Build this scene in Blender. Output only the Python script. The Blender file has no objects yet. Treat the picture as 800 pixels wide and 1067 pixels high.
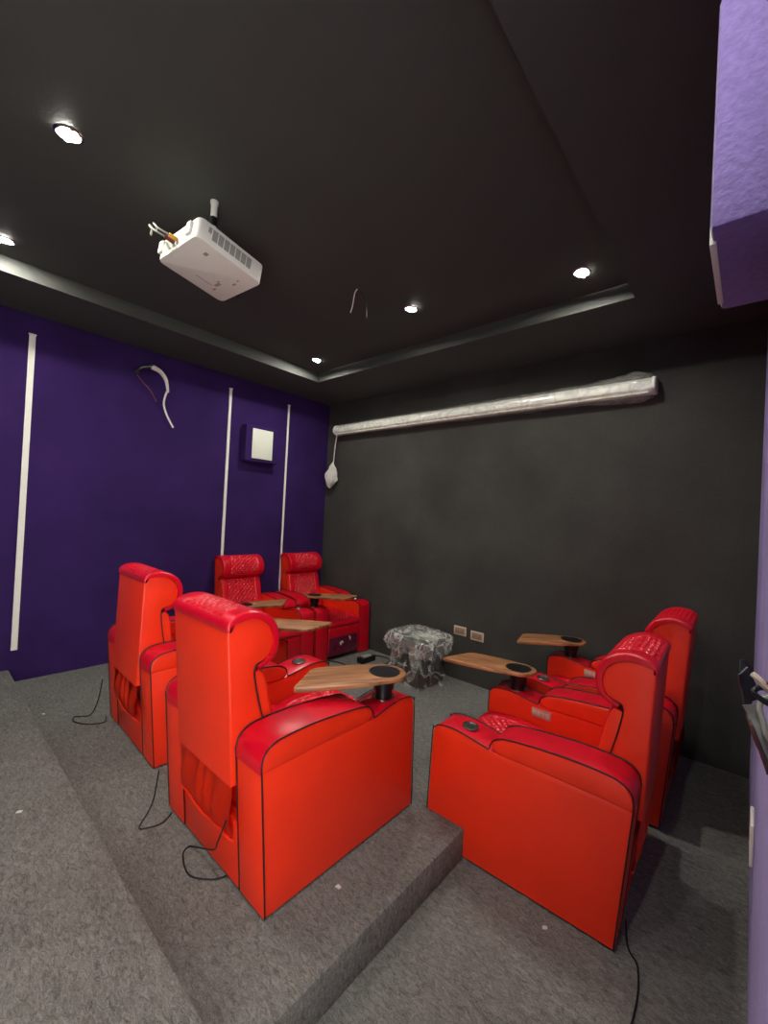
import bpy, bmesh, math, random
from mathutils import Vector, Matrix, Euler, noise
random.seed(7)
S = bpy.context.scene
C = S.collection
R = math.radians

# ------------------------------------------------------------------ materials
def new_mat(name):
    m = bpy.data.materials.new(name); m.use_nodes = True
    nt = m.node_tree
    b = nt.nodes['Principled BSDF']
    return m, nt, b

def lin(c):
    return tuple(((v/255)/12.92 if v/255 <= .04045 else ((v/255+.055)/1.055)**2.4) for v in c) + (1,)

def simple(name, rgb, rough=.5, metal=0, spec=.5, bump=0, bscale=200, var=0, vscale=8):
    m, nt, b = new_mat(name)
    b.inputs['Base Color'].default_value = lin(rgb)
    b.inputs['Roughness'].default_value = rough
    b.inputs['Metallic'].default_value = metal
    b.inputs['Specular IOR Level'].default_value = spec
    tc = nt.nodes.new('ShaderNodeTexCoord')
    if bump:
        n = nt.nodes.new('ShaderNodeTexNoise'); n.inputs['Scale'].default_value = bscale; n.inputs['Detail'].default_value = 4
        nt.links.new(tc.outputs['Object'], n.inputs['Vector'])
        bp = nt.nodes.new('ShaderNodeBump'); bp.inputs['Strength'].default_value = bump; bp.inputs['Distance'].default_value = .004
        nt.links.new(n.outputs['Fac'], bp.inputs['Height']); nt.links.new(bp.outputs['Normal'], b.inputs['Normal'])
    if var:
        n = nt.nodes.new('ShaderNodeTexNoise'); n.inputs['Scale'].default_value = vscale; n.inputs['Detail'].default_value = 3
        nt.links.new(tc.outputs['Object'], n.inputs['Vector'])
        mx = nt.nodes.new('ShaderNodeMix'); mx.data_type = 'RGBA'
        c = lin(rgb)
        mx.inputs['A'].default_value = tuple(v*(1-var) for v in c[:3])+(1,)
        mx.inputs['B'].default_value = tuple(min(1, v*(1+var)) for v in c[:3])+(1,)
        nt.links.new(n.outputs['Fac'], mx.inputs['Factor']); nt.links.new(mx.outputs['Result'], b.inputs['Base Color'])
    return m

def carpet_mat():
    m, nt, b = new_mat('grey_carpet')
    tc = nt.nodes.new('ShaderNodeTexCoord')
    mp = nt.nodes.new('ShaderNodeMapping'); mp.inputs['Rotation'].default_value = (0, 0, .5); mp.inputs['Scale'].default_value = (1, 2.2, 1)
    nt.links.new(tc.outputs['Object'], mp.inputs['Vector'])
    n1 = nt.nodes.new('ShaderNodeTexNoise'); n1.inputs['Scale'].default_value = 30; n1.inputs['Detail'].default_value = 6; n1.inputs['Roughness'].default_value = .75; n1.inputs['Distortion'].default_value = 1.2
    n2 = nt.nodes.new('ShaderNodeTexNoise'); n2.inputs['Scale'].default_value = 260; n2.inputs['Detail'].default_value = 3
    n3 = nt.nodes.new('ShaderNodeTexNoise'); n3.inputs['Scale'].default_value = 2.2; n3.inputs['Detail'].default_value = 2
    nt.links.new(mp.outputs[0], n1.inputs['Vector']); nt.links.new(tc.outputs['Object'], n2.inputs['Vector']); nt.links.new(tc.outputs['Object'], n3.inputs['Vector'])
    a = nt.nodes.new('ShaderNodeMath'); a.operation = 'MULTIPLY_ADD'; a.inputs[1].default_value = .5
    nt.links.new(n2.outputs['Fac'], a.inputs[0]); nt.links.new(n1.outputs['Fac'], a.inputs[2])
    a2 = nt.nodes.new('ShaderNodeMath'); a2.operation = 'MULTIPLY_ADD'; a2.inputs[1].default_value = .12
    nt.links.new(n3.outputs['Fac'], a2.inputs[0]); nt.links.new(a.outputs[0], a2.inputs[2])
    r = nt.nodes.new('ShaderNodeValToRGB')
    r.color_ramp.elements[0].position = .60; r.color_ramp.elements[0].color = (.082, .080, .071, 1)
    r.color_ramp.elements[1].position = 1.06; r.color_ramp.elements[1].color = (.31, .305, .275, 1)
    nt.links.new(a2.outputs[0], r.inputs['Fac']); nt.links.new(r.outputs['Color'], b.inputs['Base Color'])
    b.inputs['Roughness'].default_value = .95; b.inputs['Specular IOR Level'].default_value = .15
    bp = nt.nodes.new('ShaderNodeBump'); bp.inputs['Strength'].default_value = .9; bp.inputs['Distance'].default_value = .012
    nt.links.new(a.outputs[0], bp.inputs['Height']); nt.links.new(bp.outputs['Normal'], b.inputs['Normal'])
    return m

def felt_mat(name, rgb, sheen=.3, sheen_rgb=None, wscale=160, strength=.35):
    m, nt, b = new_mat(name)
    tc = nt.nodes.new('ShaderNodeTexCoord')
    n = nt.nodes.new('ShaderNodeTexNoise'); n.inputs['Scale'].default_value = wscale; n.inputs['Detail'].default_value = 5
    n2 = nt.nodes.new('ShaderNodeTexNoise'); n2.inputs['Scale'].default_value = 1.7; n2.inputs['Detail'].default_value = 4
    nt.links.new(tc.outputs['Object'], n.inputs['Vector']); nt.links.new(tc.outputs['Object'], n2.inputs['Vector'])
    ad = nt.nodes.new('ShaderNodeMath'); ad.operation = 'MULTIPLY_ADD'; ad.inputs[1].default_value = .6
    nt.links.new(n.outputs['Fac'], ad.inputs[0]); nt.links.new(n2.outputs['Fac'], ad.inputs[2])
    mx = nt.nodes.new('ShaderNodeMapRange'); mx.inputs['From Min'].default_value = .5; mx.inputs['From Max'].default_value = 1.1
    nt.links.new(ad.outputs[0], mx.inputs['Value'])
    c = lin(rgb); mm = nt.nodes.new('ShaderNodeMix'); mm.data_type = 'RGBA'
    mm.inputs['A'].default_value = tuple(v*.72 for v in c[:3])+(1,); mm.inputs['B'].default_value = tuple(v*1.28 for v in c[:3])+(1,)
    nt.links.new(mx.outputs[0], mm.inputs['Factor']); nt.links.new(mm.outputs['Result'], b.inputs['Base Color'])
    b.inputs['Roughness'].default_value = .92; b.inputs['Specular IOR Level'].default_value = .2
    b.inputs['Sheen Weight'].default_value = sheen; b.inputs['Sheen Roughness'].default_value = .5
    b.inputs['Sheen Tint'].default_value = lin(sheen_rgb or rgb)
    bp = nt.nodes.new('ShaderNodeBump'); bp.inputs['Strength'].default_value = strength; bp.inputs['Distance'].default_value = .004
    nt.links.new(n.outputs['Fac'], bp.inputs['Height']); nt.links.new(bp.outputs['Normal'], b.inputs['Normal'])
    return m

def wood_mat():
    m, nt, b = new_mat('walnut_veneer')
    tc = nt.nodes.new('ShaderNodeTexCoord')
    mp = nt.nodes.new('ShaderNodeMapping'); mp.inputs['Scale'].default_value = (2.5, 42, 8)
    nt.links.new(tc.outputs['Object'], mp.inputs['Vector'])
    n = nt.nodes.new('ShaderNodeTexNoise'); n.inputs['Scale'].default_value = 1.6; n.inputs['Detail'].default_value = 5; n.inputs['Distortion'].default_value = .6
    nt.links.new(mp.outputs[0], n.inputs['Vector'])
    r = nt.nodes.new('ShaderNodeValToRGB')
    r.color_ramp.elements[0].position = .3; r.color_ramp.elements[0].color = lin((98, 58, 36))
    r.color_ramp.elements[1].position = .7; r.color_ramp.elements[1].color = lin((190, 132, 86))
    nt.links.new(n.outputs['Fac'], r.inputs['Fac']); nt.links.new(r.outputs['Color'], b.inputs['Base Color'])
    b.inputs['Roughness'].default_value = .42
    return m

def film_mat(name, lo, hi, scale, gloss=.12):
    """thin clear plastic film: mostly see-through, milky along the creases"""
    m, nt, b = new_mat(name)
    out = nt.nodes['Material Output']
    tc = nt.nodes.new('ShaderNodeTexCoord')
    n = nt.nodes.new('ShaderNodeTexNoise'); n.inputs['Scale'].default_value = scale; n.inputs['Detail'].default_value = 2.5; n.inputs['Distortion'].default_value = .9
    nt.links.new(tc.outputs['Object'], n.inputs['Vector'])
    # creases: thin ridges where the noise crosses its middle value
    d = nt.nodes.new('ShaderNodeMath'); d.operation = 'SUBTRACT'; d.inputs[1].default_value = .5
    ab = nt.nodes.new('ShaderNodeMath'); ab.operation = 'ABSOLUTE'
    nt.links.new(n.outputs['Fac'], d.inputs[0]); nt.links.new(d.outputs[0], ab.inputs[0])
    mr = nt.nodes.new('ShaderNodeMapRange'); mr.inputs['From Min'].default_value = 0; mr.inputs['From Max'].default_value = .09
    mr.inputs['To Min'].default_value = hi; mr.inputs['To Max'].default_value = lo
    nt.links.new(ab.outputs[0], mr.inputs['Value'])
    tr = nt.nodes.new('ShaderNodeBsdfTransparent')
    b.inputs['Base Color'].default_value = lin((228, 228, 218)); b.inputs['Roughness'].default_value = .22
    b.inputs['Specular IOR Level'].default_value = .8
    bp = nt.nodes.new('ShaderNodeBump'); bp.inputs['Strength'].default_value = .8; bp.inputs['Distance'].default_value = .02
    nt.links.new(n.outputs['Fac'], bp.inputs['Height']); nt.links.new(bp.outputs['Normal'], b.inputs['Normal'])
    mix = nt.nodes.new('ShaderNodeMixShader')
    gl = nt.nodes.new('ShaderNodeBsdfGlossy'); gl.inputs['Color'].default_value = (gloss, gloss, gloss, 1); gl.inputs['Roughness'].default_value = .16
    nt.links.new(bp.outputs['Normal'], gl.inputs['Normal']); add = nt.nodes.new('ShaderNodeAddShader')
    nt.links.new(mr.outputs[0], mix.inputs[0]); nt.links.new(tr.outputs[0], mix.inputs[1]); nt.links.new(b.outputs[0], mix.inputs[2])
    nt.links.new(mix.outputs[0], add.inputs[0]); nt.links.new(gl.outputs[0], add.inputs[1]); nt.links.new(add.outputs[0], out.inputs['Surface'])
    return m

def emit_mat(name, rgb, st):
    m, nt, b = new_mat(name)
    b.inputs['Base Color'].default_value = (0, 0, 0, 1)
    b.inputs['Emission Color'].default_value = tuple(rgb)+(1,); b.inputs['Emission Strength'].default_value = st
    return m

LAMP = 800.0
M = dict(
    crimson=simple('crimson_leather', (205, 8, 34), .31, bump=.12, bscale=260, var=.12, vscale=14),
    orange=simple('orange_red_vinyl', (240, 50, 17), .42, bump=.06, bscale=220, var=.10, vscale=5),
    piping=simple('black_piping', (14, 10, 12), .5),
    black=simple('black_plastic', (16, 16, 17), .35),
    rubber=simple('black_rubber', (18, 18, 18), .7),
    chrome=simple('brushed_steel', (170, 168, 160), .25, metal=1),
    cable=simple('black_cable', (14, 14, 15), .5),
    wood=wood_mat(), carpet=carpet_mat(),
    purple=felt_mat('purple_felt', (48, 26, 80), .12, (130, 115, 185)),
    lavender=felt_mat('rough_lavender', (124, 108, 160), .3, (190, 180, 220), 70, .8),  # paler purple with coarser grain, for the right wall and its speaker box
    darkwall=felt_mat('charcoal_felt', (66, 65, 61), .1, (90, 90, 85), 120, .3),
    ceil=simple('black_ceiling_paint', (70, 72, 67), .65, spec=.3, bump=.15, bscale=60, var=.12, vscale=2),
    white=simple('white_plastic', (226, 226, 214), .4, var=.05, vscale=20),
    grille=simple('white_speaker_cloth', (214, 216, 200), .8, bump=.2, bscale=300),
    vent=simple('grey_vent', (150, 150, 140), .6),
    led=simple('pale_channel', (232, 224, 216), .5, var=.15, vscale=9),
    socket=simple('beige_socket', (196, 180, 160), .5),
    socketd=simple('brown_socket_insert', (150, 122, 98), .5),
    subw=simple('dark_cabinet', (26, 26, 28), .45),
    paper=simple('white_paper', (205, 205, 196), .8, var=.1, vscale=30),
    film=film_mat('clear_plastic_film', .13, .62, 7, .12), films=film_mat('sheer_plastic_film', .03, .42, 6, .12),
    filmw=film_mat('screen_plastic_film', .06, .24, 6),
    panel=simple('metal_label', (196, 150, 140), .45, bump=.3, bscale=180),
    pouch=simple('glossy_purple_sleeve', (100, 26, 52), .18, var=.5, vscale=16),
    ygold=simple('yellow_plug', (214, 160, 60), .5), maroon=simple('maroon_plug', (110, 50, 54), .5),
    greyp=simple('grey_foil_strip', (128, 130, 122), .4, bump=.5, bscale=40, var=.25, vscale=30),
    darkp=simple('dark_plastic_sheet', (46, 48, 50), .3, bump=.4, bscale=30),
    wire=simple('white_wire', (220, 210, 205), .5),
    lens=emit_mat('lamp_lens', (1, .97, .9), LAMP),
)

# ------------------------------------------------------------------ mesh helpers
def smooth(bm, ang=38):
    bm.normal_update()
    for f in bm.faces: f.smooth = True
    for e in bm.edges:
        e.smooth = not (len(e.link_faces) == 2 and e.calc_face_angle(0) > R(ang))

def obj(name, bm, mats, parent=None, ang=38, loc=None):
    if not isinstance(mats, (list, tuple)): mats = [mats]
    smooth(bm, ang)
    me = bpy.data.meshes.new(name); bm.to_mesh(me); bm.free()
    for m in mats: me.materials.append(M[m])
    o = bpy.data.objects.new(name, me); C.objects.link(o)
    if parent: o.parent = parent
    if loc: o.location = loc
    return o

def tag(o, label=None, cat=None, group=None, kind=None):
    if label: o['label'] = label
    if cat: o['category'] = cat
    if group: o['group'] = group
    if kind: o['kind'] = kind
    return o

def empty(name, loc, rz=0):
    o = bpy.data.objects.new(name, None); C.objects.link(o)
    o.location = loc; o.rotation_euler = (0, 0, rz); o.empty_display_size = .1
    return o

def copy_tree(o, parent=None):
    c = o.copy(); C.objects.link(c); c.parent = parent
    for ch in [x for x in bpy.data.objects if x.parent == o]:
        copy_tree(ch, c)
    return c

def bevel(bm, w, seg=2, edges=None):
    if w > 0:
        bmesh.ops.bevel(bm, geom=edges or list(bm.edges), offset=w, segments=seg, profile=.5, affect='EDGES', clamp_overlap=True)

def box(x0, x1, y0, y1, z0, z1, bev=0, seg=2, bm=None, rot=None):
    b = bmesh.new()
    vs = [b.verts.new((x, y, z)) for x in (x0, x1) for y in (y0, y1) for z in (z0, z1)]
    for f in ((0,1,3,2),(4,6,7,5),(0,4,5,1),(2,3,7,6),(0,2,6,4),(1,5,7,3)):
        b.faces.new([vs[i] for i in f])
    bmesh.ops.recalc_face_normals(b, faces=b.faces)
    bevel(b, bev, seg)
    if rot: bmesh.ops.transform(b, matrix=rot, verts=b.verts)
    if bm is None: return b
    return merge(bm, b)

def merge(bm, b):
    t = bpy.data.meshes.new('t'); b.to_mesh(t); b.free(); bm.from_mesh(t); bpy.data.meshes.remove(t)
    return bm

def extrude(pts, x0, x1, bev=0, seg=2):
    """profile of (y,z) points extruded along x"""
    b = bmesh.new()
    a = [b.verts.new((x0, y, z)) for y, z in pts]; c = [b.verts.new((x1, y, z)) for y, z in pts]
    n = len(pts)
    fa = b.faces.new(a); fc = b.faces.new(c[::-1])
    for i in range(n): b.faces.new((a[i], c[i], c[(i+1) % n], a[(i+1) % n]))
    bmesh.ops.recalc_face_normals(b, faces=b.faces)
    if bev:
        ed = [e for e in b.edges if any(f in (fa, fc) for f in e.link_faces)]
        bevel(b, bev, seg, ed)
    return b

def prism(pts, z0, z1, bev=0, seg=2):
    b = bmesh.new()
    a = [b.verts.new((x, y, z0)) for x, y in pts]; c = [b.verts.new((x, y, z1)) for x, y in pts]
    n = len(pts)
    fa = b.faces.new(a[::-1]); fc = b.faces.new(c)
    for i in range(n): b.faces.new((a[i], a[(i+1) % n], c[(i+1) % n], c[i]))
    bmesh.ops.recalc_face_normals(b, faces=b.faces)
    if bev: bevel(b, bev, seg, [e for e in b.edges if any(f in (fa, fc) for f in e.link_faces)])
    return b

def catmull(pts, n=8):
    P = [Vector(p) for p in pts]; out = []
    for i in range(len(P)-1):
        p0 = P[max(i-1, 0)]; p1 = P[i]; p2 = P[i+1]; p3 = P[min(i+2, len(P)-1)]
        for k in range(n):
            t = k/n
            out.append(.5*((2*p1)+(-p0+p2)*t+(2*p0-5*p1+4*p2-p3)*t*t+(-p0+3*p1-3*p2+p3)*t**3))
    out.append(P[-1]); return out

def tube(pts, r, seg=8, n=6, bm=None, smoothp=True, radii=None):
    b = bm or bmesh.new()
    P = catmull(pts, n) if smoothp else [Vector(p) for p in pts]
    rings = []; up = Vector((0, 0, 1))
    for i, p in enumerate(P):
        d = (P[min(i+1, len(P)-1)]-P[max(i-1, 0)]).normalized()
        s = d.cross(up)
        if s.length < .05: s = d.cross(Vector((1, 0, 0)))
        s.normalize(); u = s.cross(d).normalized()
        rr = r if radii is None else radii[0]+(radii[1]-radii[0])*i/(len(P)-1)
        rings.append([b.verts.new(p+rr*(math.cos(2*math.pi*k/seg)*s+math.sin(2*math.pi*k/seg)*u)) for k in range(seg)])
    for i in range(len(rings)-1):
        for k in range(seg):
            b.faces.new((rings[i][k], rings[i][(k+1) % seg], rings[i+1][(k+1) % seg], rings[i+1][k]))
    b.faces.new(rings[0][::-1]); b.faces.new(rings[-1])
    bmesh.ops.recalc_face_normals(b, faces=b.faces)
    return b

def lathe(prof, seg=32, bm=None, at=(0, 0, 0)):
    b = bm or bmesh.new(); rings = []
    for r, z in prof:
        if r < 1e-6: rings.append([b.verts.new((at[0], at[1], at[2]+z))])
        else: rings.append([b.verts.new((at[0]+r*math.cos(2*math.pi*k/seg), at[1]+r*math.sin(2*math.pi*k/seg), at[2]+z)) for k in range(seg)])
    for i in range(len(rings)-1):
        A, B = rings[i], rings[i+1]
        for k in range(seg):
            k2 = (k+1) % seg
            if len(A) == 1: b.faces.new((A[0], B[k2], B[k]))
            elif len(B) == 1: b.faces.new((A[k], A[k2], B[0]))
            else: b.faces.new((A[k], A[k2], B[k2], B[k]))
    if len(rings[0]) > 1: b.faces.new(rings[0][::-1])
    if len(rings[-1]) > 1: b.faces.new(rings[-1])
    bmesh.ops.recalc_face_normals(b, faces=b.faces)
    return b

def resample(pts, ds):
    P = catmull([(0, y, z) for y, z in pts], 10); out = [P[0]]; acc = 0
    L = [0]
    for i in range(1, len(P)): L.append(L[-1]+(P[i]-P[i-1]).length)
    n = max(2, int(L[-1]/ds)); res = []; j = 0
    for k in range(n+1):
        t = L[-1]*k/n
        while j < len(P)-2 and L[j+1] < t: j += 1
        w = (t-L[j])/max(1e-9, L[j+1]-L[j]); p = P[j].lerp(P[j+1], min(1, w)); res.append((p.y, p.z, t))
    return res, L[-1]

def cushion(front, back, half, quilt=None, r=.025, ds=.006, dx=.006, groove=()):
    """padded solid: dense front skin swept across x with rounded side edges, diamond quilting and seams pressed in"""
    F, Ltot = resample(front, ds); loop = [(y, z, s) for y, z, s in F]+[(y, z, None) for y, z in back]
    n = len(loop)
    area = sum(loop[i][0]*loop[(i+1) % n][1]-loop[(i+1) % n][0]*loop[i][1] for i in range(n))
    sg = 1 if area > 0 else -1
    N = []
    for i in range(n):
        a = loop[max(i-1, 0)] if loop[i][2] is not None else loop[i-1]; c = loop[(i+1) % n] if loop[i][2] is None or i < len(F)-1 else loop[i]
        ty, tz = c[0]-a[0], c[1]-a[1]; l = math.hypot(ty, tz) or 1
        N.append((sg*tz/l, -sg*ty/l))
    k = int(2*half/dx); xs = [-half+2*half*i/k for i in range(k+1)]
    # finer rounding near the ends
    xs = sorted(set(xs+[s*(half-r*f) for s in (-1, 1) for f in (.03, .12, .3, .55, .8)]))
    b = bmesh.new(); cols = []
    for x in xs:
        t = max(0, (abs(x)-(half-r))/r); ins = r*(1-math.sqrt(max(0, 1-t*t)))
        col = []
        for i, (y, z, s) in enumerate(loop):
            d = -ins if s is not None else 0
            if s is not None:
                e = min(s, Ltot-s)
                if quilt:
                    qx, s0, s1, per, dep = quilt
                    if abs(x) < qx and s0 < s < s1:
                        u = (x+s)/per; v = (x-s)/per
                        du = abs(u-round(u))*per; dv = abs(v-round(v))*per
                        d -= dep*max(math.exp(-(du/.008)**2), math.exp(-(dv/.008)**2))
                    d -= .005*math.exp(-((abs(x)-qx)/.006)**2)*(1 if s0 < s < s1 else 0)
                for g in groove: d -= .012*math.exp(-((s-g)/.010)**2)
            col.append(b.verts.new((x, y+N[i][0]*d, z+N[i][1]*d)))
        cols.append(col)
    for a, c in zip(cols, cols[1:]):
        for i in range(n): b.faces.new((a[i], c[i], c[(i+1) % n], a[(i+1) % n]))
    b.faces.new(cols[0]); b.faces.new(cols[-1][::-1])
    bmesh.ops.recalc_face_normals(b, faces=b.faces)
    return b

def paint(bm, fn):
    bm.normal_update()
    for f in bm.faces: f.material_index = fn(f.normal, f.calc_center_median())
    return bm

# ------------------------------------------------------------------ the room
XL, XR, YF, YB = -4.763, .047, 4.07, -3.2
ZC, ZT = 3.20, 3.315           # soffit, tray ceiling
L0, L2 = -.158, .115            # lower floor and rear step (the middle platform is 0)
TX0, TX1, TY0, TY1 = -4.04, -.655, -2.3, 3.25

def struct(name, bm, m):
    o = obj(name, bm, m); o['kind'] = 'structure'; return o
def slab(x0, x1, y0, y1, z0, z1, bev=0): return box(x0, x1, y0, y1, z0, z1, bev)
struct('floor', slab(XL-.1, XR+.1, YB-.1, YF+.1, L0-.12, L0), 'carpet')
PX = -1.067; PY = 1.975
struct('carpeted_platform', slab(XL, PX, YB, PY, L0, 0, .012), 'carpet')
struct('carpeted_step', slab(XL, PX, YB, .625, 0, L2, .02), 'carpet')
struct('wall_left', slab(XL-.12, XL, YB-.1, YF+.1, L0-.1, ZT+.1), 'purple')
struct('wall_front', slab(XL-.1, XR+.1, YF, YF+.12, L0-.1, ZT+.1), 'darkwall')
# unseen opening added in the right wall behind the camera for fill light
DY0, DY1, DZ = -1.7, -.1, 2.35
wr = slab(XR, XR+.12, DY1, YF+.1, L0-.1, ZT+.1)
box(XR, XR+.12, YB-.1, DY0, L0-.1, ZT+.1, bm=wr); box(XR, XR+.12, DY0, DY1, DZ, ZT+.1, bm=wr)
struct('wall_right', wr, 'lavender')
pl = bpy.data.lights.new('fill_opening', 'AREA'); pl.shape = 'RECTANGLE'; pl.size = DY1-DY0; pl.size_y = DZ-L0; pl.cycles.is_portal = True  # portal guiding world light through the added opening
po_ = bpy.data.objects.new('fill_opening', pl); C.objects.link(po_); po_.location = (XR+.13, (DY0+DY1)/2, (DZ+L0)/2); po_.rotation_euler = Vector((-1, 0, 0)).to_track_quat('-Z', 'Z').to_euler()
struct('wall_back', slab(XL-.1, XR+.1, YB-.12, YB, L0-.1, ZT+.1), 'darkwall')
b = slab(XL, XR, YB, YF, ZT, ZT+.12)
box(XL, TX0, YB, YF, ZC, ZT, bm=b); box(TX1, XR, YB, YF, ZC, ZT, bm=b)
box(TX0, TX1, TY1, YF, ZC, ZT, bm=b); box(TX0, TX1, YB, TY0, ZC, ZT, bm=b)
struct('ceiling', b, 'ceil')

# ------------------------------------------------------------------ recliner
W, AI = .45, .262     # half width, inner face of the arms
ARM = [(.0, .012), (-.045, .575), (-.04, .60), (.53, .60), (.575, .595), (.62, .607), (.70, .622), (.78, .632), (.85, .628), (.888, .616), (.906, .597), (.914, .56), (.932, .012)]
PAD = [(-.048, .585), (-.05, .62), (-.042, .655), (-.015, .685), (.03, .70), (.12, .706), (.22, .706), (.34, .699), (.45, .688), (.52, .676), (.56, .655), (.575, .63), (.572, .608), (.53, .592), (.3, .596), (.05, .59)]

def arm_paint(n, c): return 0 if (abs(n.x) < .55 and c.z > .575 and n.z > -.2) else 1

def make_recliner():
    root = empty('recliner', (0, 0, 0))
    # seat base, front footrest panel, rear lower panel
    obj('seat_base', box(-AI+.002, AI-.002, .05, .885, .03, .36, .006), 'orange', root)
    ft = obj('footrest', cushion([(.885, .395), (.925, .385), (.938, .34), (.938, .22), (.932, .09), (.915, .05)], [(.89, .05), (.885, .2)], AI-.004, None, .018, .02, .03), 'crimson', root)
    obj('rear_panel', extrude([(.003, .012), (-.012, .285), (.03, .285), (.05, .012)], -AI+.004, AI-.004, .006), 'orange', root)
    # hanging fabric flap closing the gap below the back
    bf = bmesh.new(); nx, nz = 40, 24; g = []
    for i in range(nx+1):
        x = -AI+.012+(2*AI-.03)*i/nx; col = []
        for j in range(nz+1):
            t = j/nz; sag = .03*math.sin(i/nx*3.0)**2
            z = .50-(.275+sag*.6)*t
            y = -.055+.028*t+(.006+.008*t)*math.sin(math.pi*t)*math.sin(x*60+t*5.1+math.sin(x*19)*1.4)-.018*math.sin(math.pi*t)*t
            col.append(bf.verts.new((x, y, z)))
        g.append(col)
    for i in range(nx):
        for j in range(nz): bf.faces.new((g[i][j], g[i][j+1], g[i+1][j+1], g[i+1][j]))
    ret = bmesh.ops.solidify(bf, geom=list(bf.faces), thickness=.005)
    fl = obj('rear_flap', bf, 'orange', root)
    hm = [(g_x, -.03+.006*math.sin(g_x*23)*.5, .223-.018*math.sin((g_x+AI)/(2*AI)*3.0)**2) for g_x in [(-AI+.014)+(2*AI-.032)*k/12 for k in range(13)]]
    obj('hem', tube(hm, .006, 6, 3), 'orange', fl)
    for s in (-1, 1):
        x0, x1 = (AI, W) if s > 0 else (-W, -AI)
        bm = paint(extrude(ARM, x0+.003, x1-.003, .005), lambda n, c: 0 if (abs(n.x) < .55 and c.z > .59 and n.z > .3) or (abs(n.x) < .8 and n.y > .5) else 1)
        ar = obj('armrest', bm, ['crimson', 'orange'], root)
        bm = paint(extrude(PAD, x0-.006*(s > 0), x1+.006*(s < 0)+.0, .012, 3), lambda n, c: 0 if abs(n.x) < .75 else 1)
        obj('arm_pad', bm, ['crimson', 'orange'], ar)
        for xe in (x0-.0005, x1+.0005):
            line = [(.002, .013), (-.0455, .575), (-.0495, .61), (-.042, .657), (-.015, .686), (.03, .701), (.12, .707), (.22, .707), (.34, .70), (.45, .689), (.52, .677), (.56, .656), (.576, .63), (.585, .604), (.62, .609), (.70, .623), (.78, .633), (.85, .629), (.888, .617), (.907, .597), (.9145, .56), (.932, .013)]
            obj('piping', tube([(xe, y, z) for y, z in line], .0032, 6, 3), 'piping', ar)
    arms = [o for o in bpy.data.objects if o.parent == root and o.name.startswith('armrest')]
    # left arm: round cup holder / control dial; right arm: printed panel
    cx = -(AI+W)/2
    tilt = Matrix.Translation((cx, .735, .6285)) @ Matrix.Rotation(R(4), 4, 'X')
    rb = lathe([(.030, 0), (.043, 0), (.045, .004), (.043, .007), (.036, .008), (.033, .004)], 32); bmesh.ops.transform(rb, matrix=tilt, verts=rb.verts)
    cr = obj('cup_ring', rb, 'chrome', arms[0]); cr['label'] = 'silver ring around the black arm dial'
    db = lathe([(0, .003), (.034, .003), (.034, 0)], 32); bmesh.ops.transform(db, matrix=tilt, verts=db.verts)
    # small light mark on the dial
    for dy, dx, w in ((.006, 0, .010), (-.004, .004, .007)):
        k = box(dx-w/2, dx+w/2, dy-.0025, dy+.0025, .003, .0042); bmesh.ops.transform(k, matrix=tilt, verts=k.verts)
        for f in k.faces: f.material_index = 1
        merge(db, k)
    obj('arm_dial', db, ['black', 'chrome'], arms[0])
    pn = box(AI-.0075, AI+.002, .50, .62, .525, .578, .003)
    cp = obj('control_panel', pn, 'panel', arms[1]); cp['label'] = 'small pale printed control plate'
    for k in range(4): obj('button', box(AI-.0115, AI-.006, .512+.026*k, .532+.026*k, .54, .565, .002, 1), 'socket', arms[1])
    # seat cushion
    obj('seat_cushion', cushion([(.09, .452), (.25, .462), (.45, .474), (.52, .470), (.60, .482), (.75, .488), (.86, .478), (.922, .45), (.945, .42), (.94, .395)],
        [(.89, .385), (.6, .365), (.12, .355)], AI-.004, (.175, .44, .82, .05, .009), .022, groove=(.425,)), 'crimson', root)
    # backrest: origin at its hinge so that it can be set more upright
    SH = [(-.058, .455), (-.085, .80), (-.110, 1.09), (-.108, 1.118), (-.09, 1.135), (-.05, 1.146), (0, 1.149), (.05, 1.132), (.088, 1.10), (.108, 1.055), (.110, 1.01), (.095, .97), (.06, .948), (.028, .938), (.022, .90), (.05, .78), (.085, .66), (.13, .455)]
    hz = .50; hy = -.04
    tr = lambda P: [(y-hy, z-hz) for y, z in P]
    sb = extrude(tr(SH), -AI+.006, AI-.006, .010, 3)
    back = obj('backrest', sb, 'orange', root, loc=(0, hy, hz))
    HF = [(-.113, 1.098), (-.118, 1.118), (-.113, 1.14), (-.085, 1.163), (-.04, 1.174), (.005, 1.174), (.055, 1.160), (.102, 1.127), (.132, 1.075), (.138, 1.015), (.122, .965), (.085, .935), (.045, .918)]
    HB = [(.032, .938), (.06, .950), (.093, .972), (.106, 1.01), (.104, 1.055), (.085, 1.098), (.048, 1.128), (0, 1.144), (-.05, 1.141), (-.088, 1.131), (-.104, 1.117), (-.107, 1.102)]
    obj('headrest', cushion(tr(HF), tr(HB), AI+.004, (.175, .06, .46, .052, .010), .016), 'crimson', back)
    LF = [(.052, .922), (.078, .895), (.098, .84), (.112, .78), (.132, .71), (.160, .63), (.185, .55), (.205, .47), (.20, .45)]
    LB = [(.12, .455), (.075, .66), (.04, .78), (.018, .90)]
    lb = paint(cushion(tr(LF), tr(LB), AI-.012, (.175, .03, .42, .052, .010), .022), lambda n, c: 1 if abs(n.x) > .6 else 0)
    obj('back_cushion', lb, ['crimson', 'orange'], back)
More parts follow.
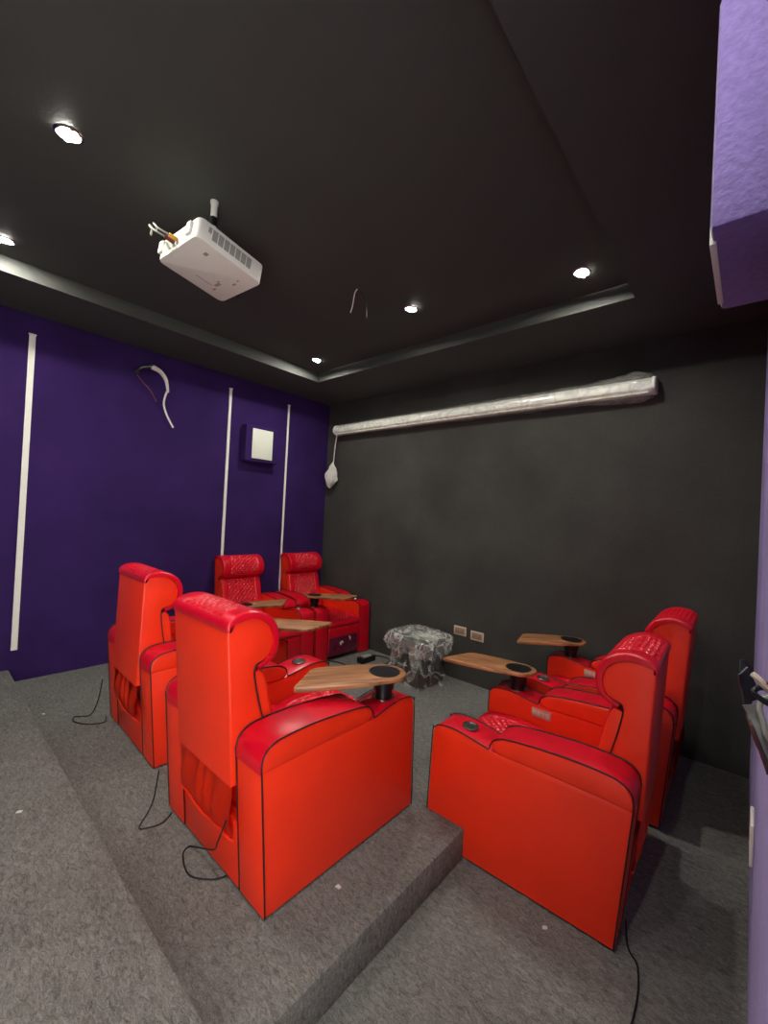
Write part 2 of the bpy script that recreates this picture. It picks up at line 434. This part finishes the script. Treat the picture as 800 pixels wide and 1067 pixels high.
    for s in (-1, 1):
        xe = s*(AI-.005)
        obj('back_piping', tube([(xe, y, z) for y, z in tr([(-.106, 1.105), (-.098, 1.128), (-.05, 1.1455), (0, 1.148), (.05, 1.131), (.087, 1.10), (.107, 1.055), (.109, 1.01), (.094, .971), (.06, .949), (.028, .938), (.022, .90), (.05, .78), (.085, .66), (.125, .47)])], .0032, 6, 3), 'piping', back)
    # feet
    for x in (-.39, .39):
        for y in (.08, .86): obj('foot', lathe([(.024, 0), (.026, .006), (.022, .018)], 16, None, (x, y, 0)), 'rubber', root)
    # swivel tray on the right arm; board runs along +x of its own frame
    px, py = (AI+W)/2, .755
    pts = []
    for k in range(15):
        a = R(100)+R(160)*k/14; pts.append((.115*math.cos(a), .115*math.sin(a)))
    pts += [(.10, -.128), (.22, -.136), (.30, -.132), (.345, -.125), (.368, -.115), (.385, -.098), (.492, .10), (.495, .122), (.482, .134), (.34, .138), (.2, .137), (.10, .128)]
    tb = obj('tray_board', prism(pts, .116, .136, .004), 'wood', root, loc=(px, py, .626)); tb['label'] = 'brown wooden swivel tray board'
    hb = lathe([(.075, .1365), (.082, .1365), (.084, .139), (.078, .1405), (.072, .1392), (.070, .1372), (0, .1372)], 40)
    ci = obj('cup_insert', hb, 'black', tb); ci['label'] = 'black round cup hole insert'
    pbm = lathe([(.062, 0), (.062, .008), (.047, .010), (.047, .050), (.056, .054), (.058, .104), (.064, .109), (.064, .116), (0, .116)], 40)
    for f in pbm.faces:
        z = f.calc_center_median().z; f.material_index = 1 if z < .009 or z > .108 else 0
    po = obj('tray_post', pbm, ['black', 'chrome'], tb); po['label'] = 'black cylindrical tray post'
    return root, tb, back

RG = 'red recliners'
proto, ptray, pback = make_recliner()
def part_of(root, nm): return [o for o in bpy.data.objects if o.parent == root and o.name.split('.')[0] == nm][0]
chairs = {}
def place(key, cx, cy, z, face, tray_world, lean, label, first=False):
    """cx, cy: middle of the rear edge at floor level; face: heading of the sitter (0 = towards the screen wall)"""
    o = proto if first else copy_tree(proto)
    o.location = (cx, cy, z); o.rotation_euler.z = R(face)
    part_of(o, 'tray_board').rotation_euler.z = R(tray_world)-R(face)
    part_of(o, 'backrest').rotation_euler.x = R(lean)
    tag(o, label, 'chair', RG); chairs[key] = o
    return o
place('L1', -1.815, .972, 0, 0, 240, 0, 'nearest red recliner on the platform, its back and right arm towards us', True)
place('L2', -3.10, 1.045, 0, -1.5, 36, -6, 'red recliner on the platform, back turned, between the purple wall and the nearest recliner')
place('R1', -.385, 2.44, L0, 92, 192, -2, 'nearer red recliner of the pair on the right, its big orange side panel facing us')
place('R2', -.355, 3.42, L0, 91, 221, -1, 'farther red recliner of the right pair, mostly hidden, close to the dark wall')
place('B1', -4.63, 2.66, L0, -90, 74, 0, 'red recliner against the purple wall with quilted headrest, left of the corner one')
place('B2', -4.63, 3.585, L0, -90, 40, 0, 'red recliner in the far corner where purple and dark walls meet')
for k, f in (('R1', 1.018), ('R2', 1.035), ('B1', 1.02), ('B2', 1.02)): chairs[k].scale = (1, 1, f)
# glossy sleeve with paper bits on the front of the corner recliner
sl = box(-.21, .25, .9385, .9435, .055, .27, .002)
so = obj('document_sleeve', sl, 'pouch', chairs['B2']); so['label'] = 'glossy purplish plastic sleeve on the front panel'
for x, z, w, h in ((.05, .20, .06, .035), (.07, .185, .035, .045), (-.085, .225, .03, .05), (-.07, .245, .025, .02)):
    obj('paper_bit', prism([(x-w/2, z-h*.3), (x-w*.1, z-h/2), (x+w/2, z+h*.1), (x+w*.1, z+h/2), (x-w*.3, z+h*.3)], 0, .002), 'paper', so).matrix_basis = Matrix(((1, 0, 0, 0), (0, 0, -1, .9456), (0, 1, 0, 0), (0, 0, 0, 1)))

# ------------------------------------------------------------------ projector
def projector():
    root = empty('projector', (-2.375, 1.085, 2.945), R(4)); root.rotation_euler = (R(-8), R(0), R(5))
    hx, hy, h = .205, .205, .115
    pts = [(-hx, -hy), (hx, -hy), (hx, hy), (-hx, hy)]
    bm = prism(pts, 0, h)
    bevel(bm, .035, 4, [e for e in bm.edges if abs(e.verts[0].co.z-e.verts[1].co.z) > .05])
    bevel(bm, .008, 2, [e for e in bm.edges if abs(e.verts[0].co.z-e.verts[1].co.z) < .01 and len(e.link_faces) == 2 and e.calc_face_angle(0) > 1])
    obj('body', bm, 'white', root)
    v = bmesh.new()
    for k in range(7): box(hx-.001, hx+.002, -.125+.035*k, -.096+.035*k, .032, .092, .001, 1, v)
    box(hx-.001, hx+.002, -.150, -.132, .06, .092, .001, 1, v)
    for k in range(7):
        for j in range(4): box(hx+.0015, hx+.0035, -.125+.035*k, -.096+.035*k, .038+.014*j, .043+.014*j, 0, 1, v)
    obj('vent_grille', v, 'vent', root)
    bt = bmesh.new()
    for x, y, w, d in ((-.12, .10, .03, .012), (-.06, .085, .05, .02), (.04, .13, .03, .012), (-.1, .02, .004, .10), (.09, .12, .02, .008), (.12, -.10, .03, .02), (-.03, .07, .02, .012)):
        box(x-w/2, x+w/2, y-d/2, y+d/2, -.0015, .001, .0005, 1, bt)
    obj('underside_mark', bt, 'vent', root)
    obj('rear_recess', box(-.13, .09, -hy-.002, -hy+.01, .02, .085, .003), 'vent', root)
    for x in (-.165, .125): obj('rear_lug', box(x-.02, x+.02, -hy-.016, -hy+.004, .03, .10, .005), 'white', root)
    for i, (x, m, l) in enumerate(((.0, 'ygold', .045), (-.035, 'maroon', .05))):
        obj('plug', tube([(x, -hy, .05), (x, -hy-l, .048)], .011, 10, 1), m, root)
        obj('plug_cable', tube([(x, -hy-l, .048), (x-.02, -hy-l-.05, .055), (x-.06, -hy-l-.06, .09), (x-.11, -hy-l-.03, .12), (x-.14-.02*i, -hy-l-.01, .11)], .005, 6, 5), 'vent', root)
    ln = lathe([(0, 0), (.05, 0), (.05, .02), (.04, .022), (.038, .01), (0, .012)], 28); bmesh.ops.transform(ln, matrix=Matrix.Translation((-.07, hy, .058)) @ Matrix.Rotation(R(-90), 4, 'X'), verts=ln.verts)
    obj('lens', ln, 'black', root)
    mt = bmesh.new()
    lathe([(.016, h), (.016, h+.11)], 20, mt); lathe([(.018, h+.16), (.018, ZT-2.955-.012), (.022, ZT-2.955-.010), (.022, ZT-2.955+.01)], 20, mt)
    for k in range(4):
        a = R(45+90*k); tube([(.015*math.cos(a), .015*math.sin(a), h+.045), (.13*math.cos(a), .13*math.sin(a), h+.02), (.135*math.cos(a), .135*math.sin(a), h)], .009, 6, 2, mt)
    mo = obj('ceiling_mount', mt, 'white', root); mo.rotation_euler = (R(8), 0, 0); mo.location = (.055, -.03, 0)
    obj('mount_joint', lathe([(.018, h+.108), (.023, h+.112), (.023, h+.156), (.018, h+.16)], 20), 'black', mo)
    tag(root, 'white ceiling projector with vented side hanging from the black ceiling', 'projector')
projector()

# ------------------------------------------------------------------ downlights
def downlight():
    root = empty('downlight', (0, 0, 0))
    obj('trim_ring', lathe([(.046, 0), (.058, 0), (.060, -.004), (.056, -.008), (.047, -.010), (.044, -.004)], 36), 'chrome', root)
    obj('lens', lathe([(0, -.005), (.038, -.005), (.040, -.002), (.038, 0), (0, 0)], 28), 'lens', root)
    cb = bmesh.new()
    for s in (-1, 1): box(s*.05-.006, s*.05+.006, -.008, .008, -.016, -.006, .002, 1, cb)
    obj('spring_clip', cb, 'chrome', root)
    return root
dproto = downlight()
DL = [(-2.453, .42, 'brightest ceiling downlight, nearest to us at the upper left'),
      (-3.80, .348, 'ceiling downlight cut by the left edge, above the purple wall'),
      (-2.155, 2.655, 'ceiling downlight in the middle of the tray, right of the dangling wire'),
      (-.91, 2.93, 'ceiling downlight at the right front corner of the ceiling tray'),
      (-3.72, 2.95, 'small far downlight in the left front corner of the ceiling tray'),
      (-.93, .15, 'unseen ceiling downlight added above the top edge, over the platform end'),  # outside the view, added for its light on the recliners
      ]
for i, (x, y, lab) in enumerate(DL):
    o = dproto if i == 0 else copy_tree(dproto)
    o.location = (x, y, ZT); o.rotation_euler = (R(4), R(3), R(30*i))
    tag(o, lab, 'downlight', 'ceiling downlights')
for y, lab in ((.32, 'unseen soffit downlight added above the viewer by the right purple wall'),):  # extra lamp outside the view, added to brighten the near right side
    o = copy_tree(dproto); o.location = (-.30, y, ZC); o.rotation_euler = (0, 0, 0)
    tag(o, lab, 'downlight', 'ceiling downlights')

# ------------------------------------------------------------------ left wall: led channels, speaker, cut cable
LEDL = ['leftmost white light strip, standing full height on the purple wall', 'white light strip left of the wall speaker, ending behind a recliner', 'white light strip right of the wall speaker, nearest the corner']
for (y, z0, z1, w), lab in zip(((.648, .275, 3.02, .045), (2.50, .275, 3.035, .034), (3.345, .275, 3.03, .028)), LEDL):
    root = empty('light_strip', (XL, y, z0))
    obj('channel', box(0, .012, -w/2, w/2, 0, z1-z0, .003), 'led', root)
    obj('end_cap', box(0, .016, -w/2-.004, w/2+.004, z1-z0, z1-z0+.012, .002), 'led', root)
    df = bmesh.new(); box(.012, .0145, -w*.3, w*.3, .01, z1-z0-.012, 0, 1, df); obj('diffuser', df, 'white', root)
    tag(root, lab, 'light strip', 'light strips on the purple wall')

def speaker(loc, rz, lab):
    root = empty('wall_speaker', loc, rz)     # local: wall plane x=0, box grows to +x
    obj('cabinet', box(0, .115, -.23, .23, 0, .44, .008), 'purple', root)
    obj('grille', box(.113, .124, -.145, .145, .035, .405, .006), 'grille', root)['label'] = 'white front grille'
    tag(root, lab, 'speaker', 'purple boxed wall speakers')
speaker((XL, 2.90, 2.20), 0, 'small purple wall box with a white front panel between two light strips')
# right wall box is built a little taller
root = empty('wall_speaker', (XR, 1.235, 2.205), R(180))
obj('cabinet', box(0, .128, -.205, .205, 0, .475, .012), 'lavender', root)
obj('grille', box(.12, .1315, -.15, .15, -.003, .44, .001), 'grille', root)['label'] = 'white front grille'
tag(root, 'big pale purple speaker box at the upper right edge, close to us', 'speaker', 'purple boxed wall speakers')

root = empty('cut_cable', (XL, 1.50, 2.93))
P = lambda y, z, x=.0: (x, y-1.50, z-2.93)
obj('conduit', tube([P(1.47, 2.935, 0), P(1.50, 2.985, .05), P(1.585, 3.015, .09), P(1.60, 3.015, .10)], .022, 10, 5), 'darkp', root)
obj('sheath', tube([P(1.585, 3.012, .09), P(1.66, 2.985, .10), P(1.72, 2.93, .09), P(1.75, 2.87, .07), P(1.77, 2.80, .05)], .018, 8, 5, radii=(.027, .012)), 'wire', root)
obj('core', tube([P(1.765, 2.82, .05), P(1.745, 2.74, .04), P(1.745, 2.66, .03), P(1.78, 2.56, .03), P(1.85, 2.44, .03)], .010, 8, 6), 'wire', root)
obj('earth_wire', tube([P(1.48, 2.92, .0), P(1.53, 2.85, .03), P(1.60, 2.78, .04), P(1.67, 2.68, .03)], .005, 6, 5), 'maroon', root)
tag(root, 'thick cut cable curling out of the purple wall left of the light strip', 'cable')

# little wire from the tray ceiling
root = empty('ceiling_wire', (-2.30, 2.18, ZT))
obj('strand', tube([(0, 0, 0), (-.02, -.01, -.03), (-.07, .02, -.10), (-.10, .03, -.14)], .004, 6, 5), 'wire', root)
obj('strand', tube([(.0, 0, 0), (.03, .03, -.05), (.05, .05, -.12), (.03, .08, -.20)], .004, 6, 5), 'black', root)
tag(root, 'thin loose wires dangling from the black ceiling right of the projector', 'wire')

# ------------------------------------------------------------------ projection screen on the dark wall
sx0, sx1, sz = -4.49, -.615, 2.785
root = empty('projection_screen', (sx0, YF, sz))
Lx = sx1-sx0
prof = [(-.145, -.035), (-.15, 0), (-.14, .035), (-.115, .058), (-.075, .066), (-.02, .06), (0, .05), (0, -.05), (-.05, -.066), (-.115, -.06)]
obj('case', extrude(prof, .03, Lx-.03, .004), 'white', root)
for x in (0, Lx-.03): obj('end_cap', extrude([(y*1.06, z*1.1) for y, z in prof], x, x+.03, .006), 'white', root)
obj('slot_rail', tube([(.05, -.125, -.062), (Lx-.05, -.125, -.062)], .009, 6, 1), 'white', root)
# loose wrapping film
fb = bmesh.new(); nseg, nr = 150, 18; rings = []
for i in range(nseg+1):
    t = i/nseg; x = -.005+t*(Lx-.02)
    fat = .010+.012*t+.045*max(0, (t-.86)/.14)*(1-max(0, (t-.97)/.03))
    ring = []
    for k in range(nr):
        a = 2*math.pi*k/nr
        n1 = noise.noise(Vector((x*6, math.cos(a)*1.6, math.sin(a)*1.6)))+.6*noise.noise(Vector((x*17, math.cos(a)*3+5, math.sin(a)*3)))
        rr = 1+.22*n1*(.6+.7*t)
        yy = -.078+(.082+fat*.5*rr)*math.cos(a)*-1; zz = (.070+fat*rr)*math.sin(a)
        if math.sin(a) < -.5: zz -= .02*max(0, noise.noise(Vector((x*3, 2, 1))))
        ring.append(fb.verts.new((x, min(-.002, yy), zz)))
    rings.append(ring)
for i in range(nseg):
    for k in range(nr): fb.faces.new((rings[i][k], rings[i][(k+1) % nr], rings[i+1][(k+1) % nr], rings[i+1][k]))
obj('wrapping_film', fb, 'filmw', root, 24)['label'] = 'crinkled clear plastic wrapping'
cd = obj('pull_cord', tube([(.02, -.09, -.07), (-.01, -.09, -.25), (-.025, -.09, -.46)], .007, 8, 4), 'wire', root)
hb = bmesh.new()
bmesh.ops.create_icosphere(hb, subdivisions=4, radius=1)
for v in hb.verts:
    p = v.co.copy(); n1 = noise.noise(p*1.9+Vector((3, 1, 7)))+.5*noise.noise(p*4.1)
    z = p.z
    w = .050+.024*math.sin((z+1)*2.1)
    v.co = Vector((-.035+p.x*w*1.2*(1+.7*n1)-.02*(1-z), -.09+p.y*w*(1+.5*n1), -.635+z*.19))
    if -.2 < z < .35 and p.x < 0: v.co.x -= .028*(1-abs(z-.05)/.3 if abs(z-.05) < .3 else 0)
obj('wrapped_handle', hb, 'paper', cd)['label'] = 'white plastic-wrapped hand piece on the cord'
tag(root, 'long white rolled projection screen in clear plastic high on the dark wall', 'projection screen')

# ------------------------------------------------------------------ sockets
def socket(loc, rz, lab, w=.155, h=.098):
    root = empty('wall_socket', loc, rz)     # front faces local -y
    obj('plate', box(-w/2, w/2, -.010, 0, -h/2, h/2, .004), 'socket', root)
    obj('insert', box(-w/2+.018, w/2-.018, -.0125, -.009, -h/2+.016, h/2-.016, .002), 'socketd', root)
    kb = bmesh.new()
    for sx in (-1, 1):
        for dx, dz in ((-.01, -.008), (.01, -.008), (0, .012)): box(sx*.034+dx-.003, sx*.034+dx+.003, -.0135, -.012, dz-.004, dz+.004, 0, 1, kb)
    obj('hole', kb, 'black', root)
    tag(root, lab, 'socket', 'beige double sockets on the dark wall')
socket((-2.372, YF, .378), 0, 'left beige wall socket on the dark wall, next to the plastic-wrapped box')
socket((-2.162, YF, .364), 0, 'right beige wall socket on the dark wall, nearer to the wooden trays')
root = empty('outlet_plate', (XR, 2.28, .475), R(180))
obj('plate', box(0, .012, -.08, .08, -.16, .0, .004), 'led', root)
obj('screw', box(.012, .016, -.02, .02, -.09, -.07, .002), 'chrome', root)
tag(root, 'narrow pale plate low on the right purple wall edge', 'wall plate')

# ------------------------------------------------------------------ plastic-wrapped box
root = empty('subwoofer', (-2.66, 3.70, L0), R(-8))
obj('cabinet', box(-.215, .215, -.20, .20, .02, .47, .012), 'subw', root)
for x in (-.17, .17):
    for y in (-.16, .16): obj('foot', lathe([(.02, 0), (.022, .02)], 14, None, (x, y, 0)), 'rubber', root)
dr = lathe([(.15, 0), (.16, .004), (.15, .012), (.13, .006), (.05, -.01), (0, .006)], 36); bmesh.ops.transform(dr, matrix=Matrix.Translation((0, -.20, .24)) @ Matrix.Rotation(R(90), 4, 'X'), verts=dr.verts)
obj('driver', dr, 'black', root)
pp = bmesh.new(); n = 12; g = [[pp.verts.new((-.02+.24*i/n, -.13+.26*j/n+.05*i/n, .487+.006*noise.noise(Vector((i*.4, j*.4, 0))))) for j in range(n+1)] for i in range(n+1)]
for i in range(n):
    for j in range(n): pp.faces.new((g[i][j], g[i+1][j], g[i+1][j+1], g[i][j+1]))
bmesh.ops.solidify(pp, geom=list(pp.faces), thickness=.003)
obj('paper_sheet', pp, 'paper', root)['label'] = 'white sheet lying on the top'
# film: a wide hood pulled over the top with ragged tips, and a looser skirt below
def bagring(z, hx, hy, k, nk, amp, seed):
    a = 2*math.pi*k/nk; c, s = math.cos(a), math.sin(a)
    p = 5.0; rr = (abs(c)**p+abs(s)**p)**(-1/p)
    v = Vector((c*2.2, s*2.2, z*6+seed)); d = noise.noise(v)+.7*noise.noise(v*2.6+Vector((4, 2, 1)))+.4*abs(noise.noise(v*5))
    return Vector((hx*c*rr+amp*d*c*1.2, hy*s*rr+amp*d*s*1.2, z))
fb = bmesh.new(); nk = 96
lev = [(.545, .03, .03, .012), (.54, .10, .10, .02), (.53, .18, .17, .025), (.525, .24, .22, .03), (.51, .285, .26, .03), (.48, .305, .28, .03), (.44, .305, .28, .035), (.40, .295, .27, .04), (.36, .275, .26, .045), (.33, .265, .25, .05)]
rings = []
for li, (z, hx, hy, am) in enumerate(lev):
    ring = []
    for k in range(nk):
        p = bagring(z, hx, hy, k, nk, am, 1.3)
        if li >= 7:
            a = 2*math.pi*k/nk; q = noise.noise(Vector((math.cos(a)*2.5, math.sin(a)*2.5, 3)))
            tip = math.exp(-((a-5.35)/.16)**2)*.16
            p.z -= (li-6)*(.02*max(-.5, q)+tip*.4)
        p.z += .012*noise.noise(Vector((p.x*14, p.y*14, li)))
        ring.append(fb.verts.new(p))
    rings.append(ring)
for a_, b_ in zip(rings, rings[1:]):
    for k in range(nk): fb.faces.new((a_[k], a_[(k+1) % nk], b_[(k+1) % nk], b_[k]))
fb.faces.new(rings[0])
obj('plastic_hood', fb, 'film', root, 40)['label'] = 'crumpled clear plastic pulled over the top'
fb = bmesh.new(); rings = []
for li in range(14):
    t = li/13; z = .46-.45*t; ring = []
    for k in range(nk):
        p = bagring(z, .232+.03*t**3+.01*math.sin(t*7), .216+.03*t**3, k, nk, .022+.02*t, 8.1)
        if t > .75:
            a = 2*math.pi*k/nk; p += Vector((math.cos(a), math.sin(a), 0))*.07*max(0, noise.noise(Vector((math.cos(a)*2, math.sin(a)*2, 5))))*(t-.75)*4
        p.z = max(.006, p.z+.01*noise.noise(p*11))
        ring.append(fb.verts.new(p))
    rings.append(ring)
for a_, b_ in zip(rings, rings[1:]):
    for k in range(nk): fb.faces.new((a_[k], a_[(k+1) % nk], b_[(k+1) % nk], b_[k]))
obj('plastic_skirt', fb, 'films', root, 40)['label'] = 'crumpled clear plastic around the sides'
# stray flap at the lower right
fb = bmesh.new(); g = []
for i in range(9):
    g.append([fb.verts.new((.24+.02*j/8+.06*i/8*j/8, -.05-.06*i/8, .26-.24*j/8*(1-.2*i/8)+.02*noise.noise(Vector((i*.5, j*.5, 2))))) for j in range(9)])
for i in range(8):
    for j in range(8): fb.faces.new((g[i][j], g[i+1][j], g[i+1][j+1], g[i][j+1]))
bmesh.ops.solidify(fb, geom=list(fb.faces), thickness=.002)
obj('plastic_flap', fb, 'film', root, 40)
tag(root, 'dark box wrapped in crumpled clear plastic standing by the dark wall', 'subwoofer')

# ------------------------------------------------------------------ power bricks and cables
def brick(loc, rz, lab, tilt=0):
    root = empty('power_adapter', loc, rz)
    obj('body', box(-.085, .085, -.038, .038, 0, .05, .008, 3), 'black', root)
    obj('sticker', box(-.05, .05, -.025, .025, .05, .0512), 'vent', root)
    obj('lead', tube([(.085, 0, .025), (.14, .01, .02), (.2, -.06, .008), (.16, -.14, .007), (.02, -.17, .007), (-.12, -.12, .007)], .006, 6, 6), 'cable', root)
    root.scale = (1.35, 1.35, 1.35)
    tag(root, lab, 'power adapter', 'black power adapters on the floor')
brick((-3.42, 3.70, L0), R(90), 'black power adapter on the floor beside the corner recliner')
brick((-3.13, 3.42, L0), R(-100), 'black power adapter on the floor beside the plastic-wrapped box')
def cord(name, pts, lab, r=.0036, owner=None):
    o = obj(name, tube(pts, r, 7, 7), 'cable')
    if owner:
        bpy.context.view_layer.update(); o.parent = owner; o.matrix_parent_inverse = owner.matrix_world.inverted()
    else: tag(o, lab, 'cable')
z0 = .004
cord('floor_cable', [(-4.0, 3.2, L0+.006), (-3.75, 3.35, L0+.006), (-3.55, 3.42, L0+.006), (-3.35, 3.38, L0+.006), (-3.15, 3.46, L0+.006), (-3.02, 3.56, L0+.006)], 'black cable trailing across the floor in front of the corner recliner', .007)
cord('power_cord', [(-3.58, 1.00, .28), (-3.605, .985, .12), (-3.64, .95, .012), (-3.70, .87, z0), (-3.61, .85, z0), (-3.50, .92, z0), (-3.475, 1.00, z0), (-3.53, 1.02, .02)], '', owner=chairs['L2'])
cord('power_cord', [(-2.30, .925, .20), (-2.33, .92, .05), (-2.30, .885, .008), (-2.22, .815, z0), (-2.19, .83, z0), (-2.17, .90, z0), (-2.21, .965, z0)], '', owner=chairs['L1'])
cord('power_cord', [(-1.60, .925, .30), (-1.615, .90, .22), (-1.70, .93, .12), (-1.86, .945, .03), (-1.93, .93, z0), (-1.90, .89, z0), (-1.78, .865, z0), (-1.69, .92, z0), (-1.66, .975, z0)], '', owner=chairs['L1'])
cord('power_cord', [(-.36, 2.16, L0+.03), (-.33, 2.06, L0+.006), (-.285, 2.0, L0+.006), (-.262, 1.86, L0+.006), (-.265, 1.70, L0+.006), (-.28, 1.5, L0+.006)], '', owner=chairs['R1'])

# ------------------------------------------------------------------ bundle on the right wall
root = empty('cable_bundle', (XR, 1.0, 1.30))
def sheet(pts, th, m, nm, lab=None):
    # pts are (x, y, z) in the room; a crumpled strip of that outline
    b = bmesh.new(); vs = [b.verts.new((x-XR, y-1.0, z-1.30)) for x, y, z in pts]; b.faces.new(vs)
    bmesh.ops.subdivide_edges(b, edges=list(b.edges), cuts=7, use_grid_fill=True)
    for v in b.verts: v.co += Vector((.0025*noise.noise(v.co*50), .010*noise.noise(v.co*26+Vector((4, 0, 0))), 0))
    bmesh.ops.solidify(b, geom=list(b.faces), thickness=th)
    o = obj(nm, b, m, root, 60)
    if lab: o['label'] = lab
V = lambda *P: [(x-XR, y-1.0, z-1.30) for x, y, z in P]
obj('back_box', box(-.008, 0, .03, .13, -.03, .05, .002), 'darkp', root)
sheet([(-.011, 1.0, 1.348), (.003, 1.01, 1.362), (.019, 1.03, 1.305), (-.001, 1.0, 1.298)], .004, 'darkp', 'dark_flap')
sheet([(-.009, 1.01, 1.352), (-.006, 1.02, 1.370), (.001, 1.02, 1.371), (.010, 1.03, 1.350)], .003, 'darkp', 'dark_flap')
sheet([(-.001, .995, 1.296), (.020, 1.01, 1.302), (.036, .99, 1.235), (.038, .98, 1.198)], .003, 'greyp', 'grey_flap', 'grey foil strip hanging down')
sheet([(.004, 1.0, 1.285), (.014, .985, 1.27), (.036, .975, 1.215), (.036, .98, 1.195)], .003, 'darkp', 'grey_flap')
obj('cable', tube(V((.010, .99, 1.356), (.020, .985, 1.349), (.028, .985, 1.338), (.040, .99, 1.33)), .0055, 8, 5), 'socket', root)
obj('cable', tube(V((.040, .985, 1.326), (.026, .98, 1.322), (.021, .975, 1.305), (.026, .972, 1.285), (.032, .97, 1.262), (.044, .975, 1.25)), .0045, 8, 5), 'vent', root)
obj('cable', tube(V((.044, .99, 1.342), (.018, .985, 1.335), (.014, .98, 1.325), (.030, .975, 1.316), (.044, .98, 1.31)), .005, 8, 5), 'black', root)
obj('plug', tube(V((.028, .985, 1.347), (.046, .985, 1.345)), .003, 8, 1), 'maroon', root)
tag(root, 'dark and grey bundle of plastic strips sticking out from the right purple wall', 'cable bundle')

# a few paper scraps on the carpet
for (x, y, z, a), lab in zip(((-3.9, .72, 0, .4), (-2.55, .40, L2, 1.2), (-1.28, 1.28, 0, .3), (-.62, 2.0-.1, L0, .9), (-1.77, 2.95, L0, .2)),
        ('white scrap on the carpet at the foot of the rear step', 'white scrap lying on the rear carpeted step', 'white scrap on the platform beside the nearest recliner', 'white scrap on the lower carpet at the platform corner', 'white scrap on the carpet between the two near recliners')):
    b = prism([(-.012, -.006), (.010, -.009), (.014, .004), (-.004, .009)], 0, .003)
    o = obj('paper_scrap', b, 'paper'); o.location = (x, y, z+.001); o.rotation_euler = (0, 0, a)
    tag(o, lab, 'scrap', 'paper scraps')

# ------------------------------------------------------------------ world, camera, view
w = bpy.data.worlds.new('World'); S.world = w; w.use_nodes = True
w.node_tree.nodes['Background'].inputs[1].default_value = 4.5  # bright world supplies the fill through the added opening
w.node_tree.nodes['Background'].inputs[0].default_value = (1, .97, .92, 1)
cam = bpy.data.cameras.new('camera'); co = bpy.data.objects.new('camera', cam); C.objects.link(co)
yaw, pitch, roll = R(41.35875), R(.560215), R(2.92425)
sy, cy, sp, cp, sr, cr = math.sin(yaw), math.cos(yaw), math.sin(pitch), math.cos(pitch), math.sin(roll), math.cos(roll)
fwd = Vector((-sy*cp, cy*cp, sp)); right = Vector((cy, sy, 0)); up = right.cross(fwd)
r2 = right*cr+up*sr; u2 = -right*sr+up*cr
co.matrix_world = Matrix(((r2.x, u2.x, -fwd.x, 0), (r2.y, u2.y, -fwd.y, 0), (r2.z, u2.z, -fwd.z, 1.6), (0, 0, 0, 1)))
cam.sensor_fit = 'HORIZONTAL'; cam.sensor_width = 36; cam.lens = 434.706/800*36; cam.clip_start = .005
S.camera = co
vs = S.view_settings
vs.view_transform = 'Standard'; vs.look = 'None'; vs.gamma = 1; vs.use_curve_mapping = False; vs.exposure = .74
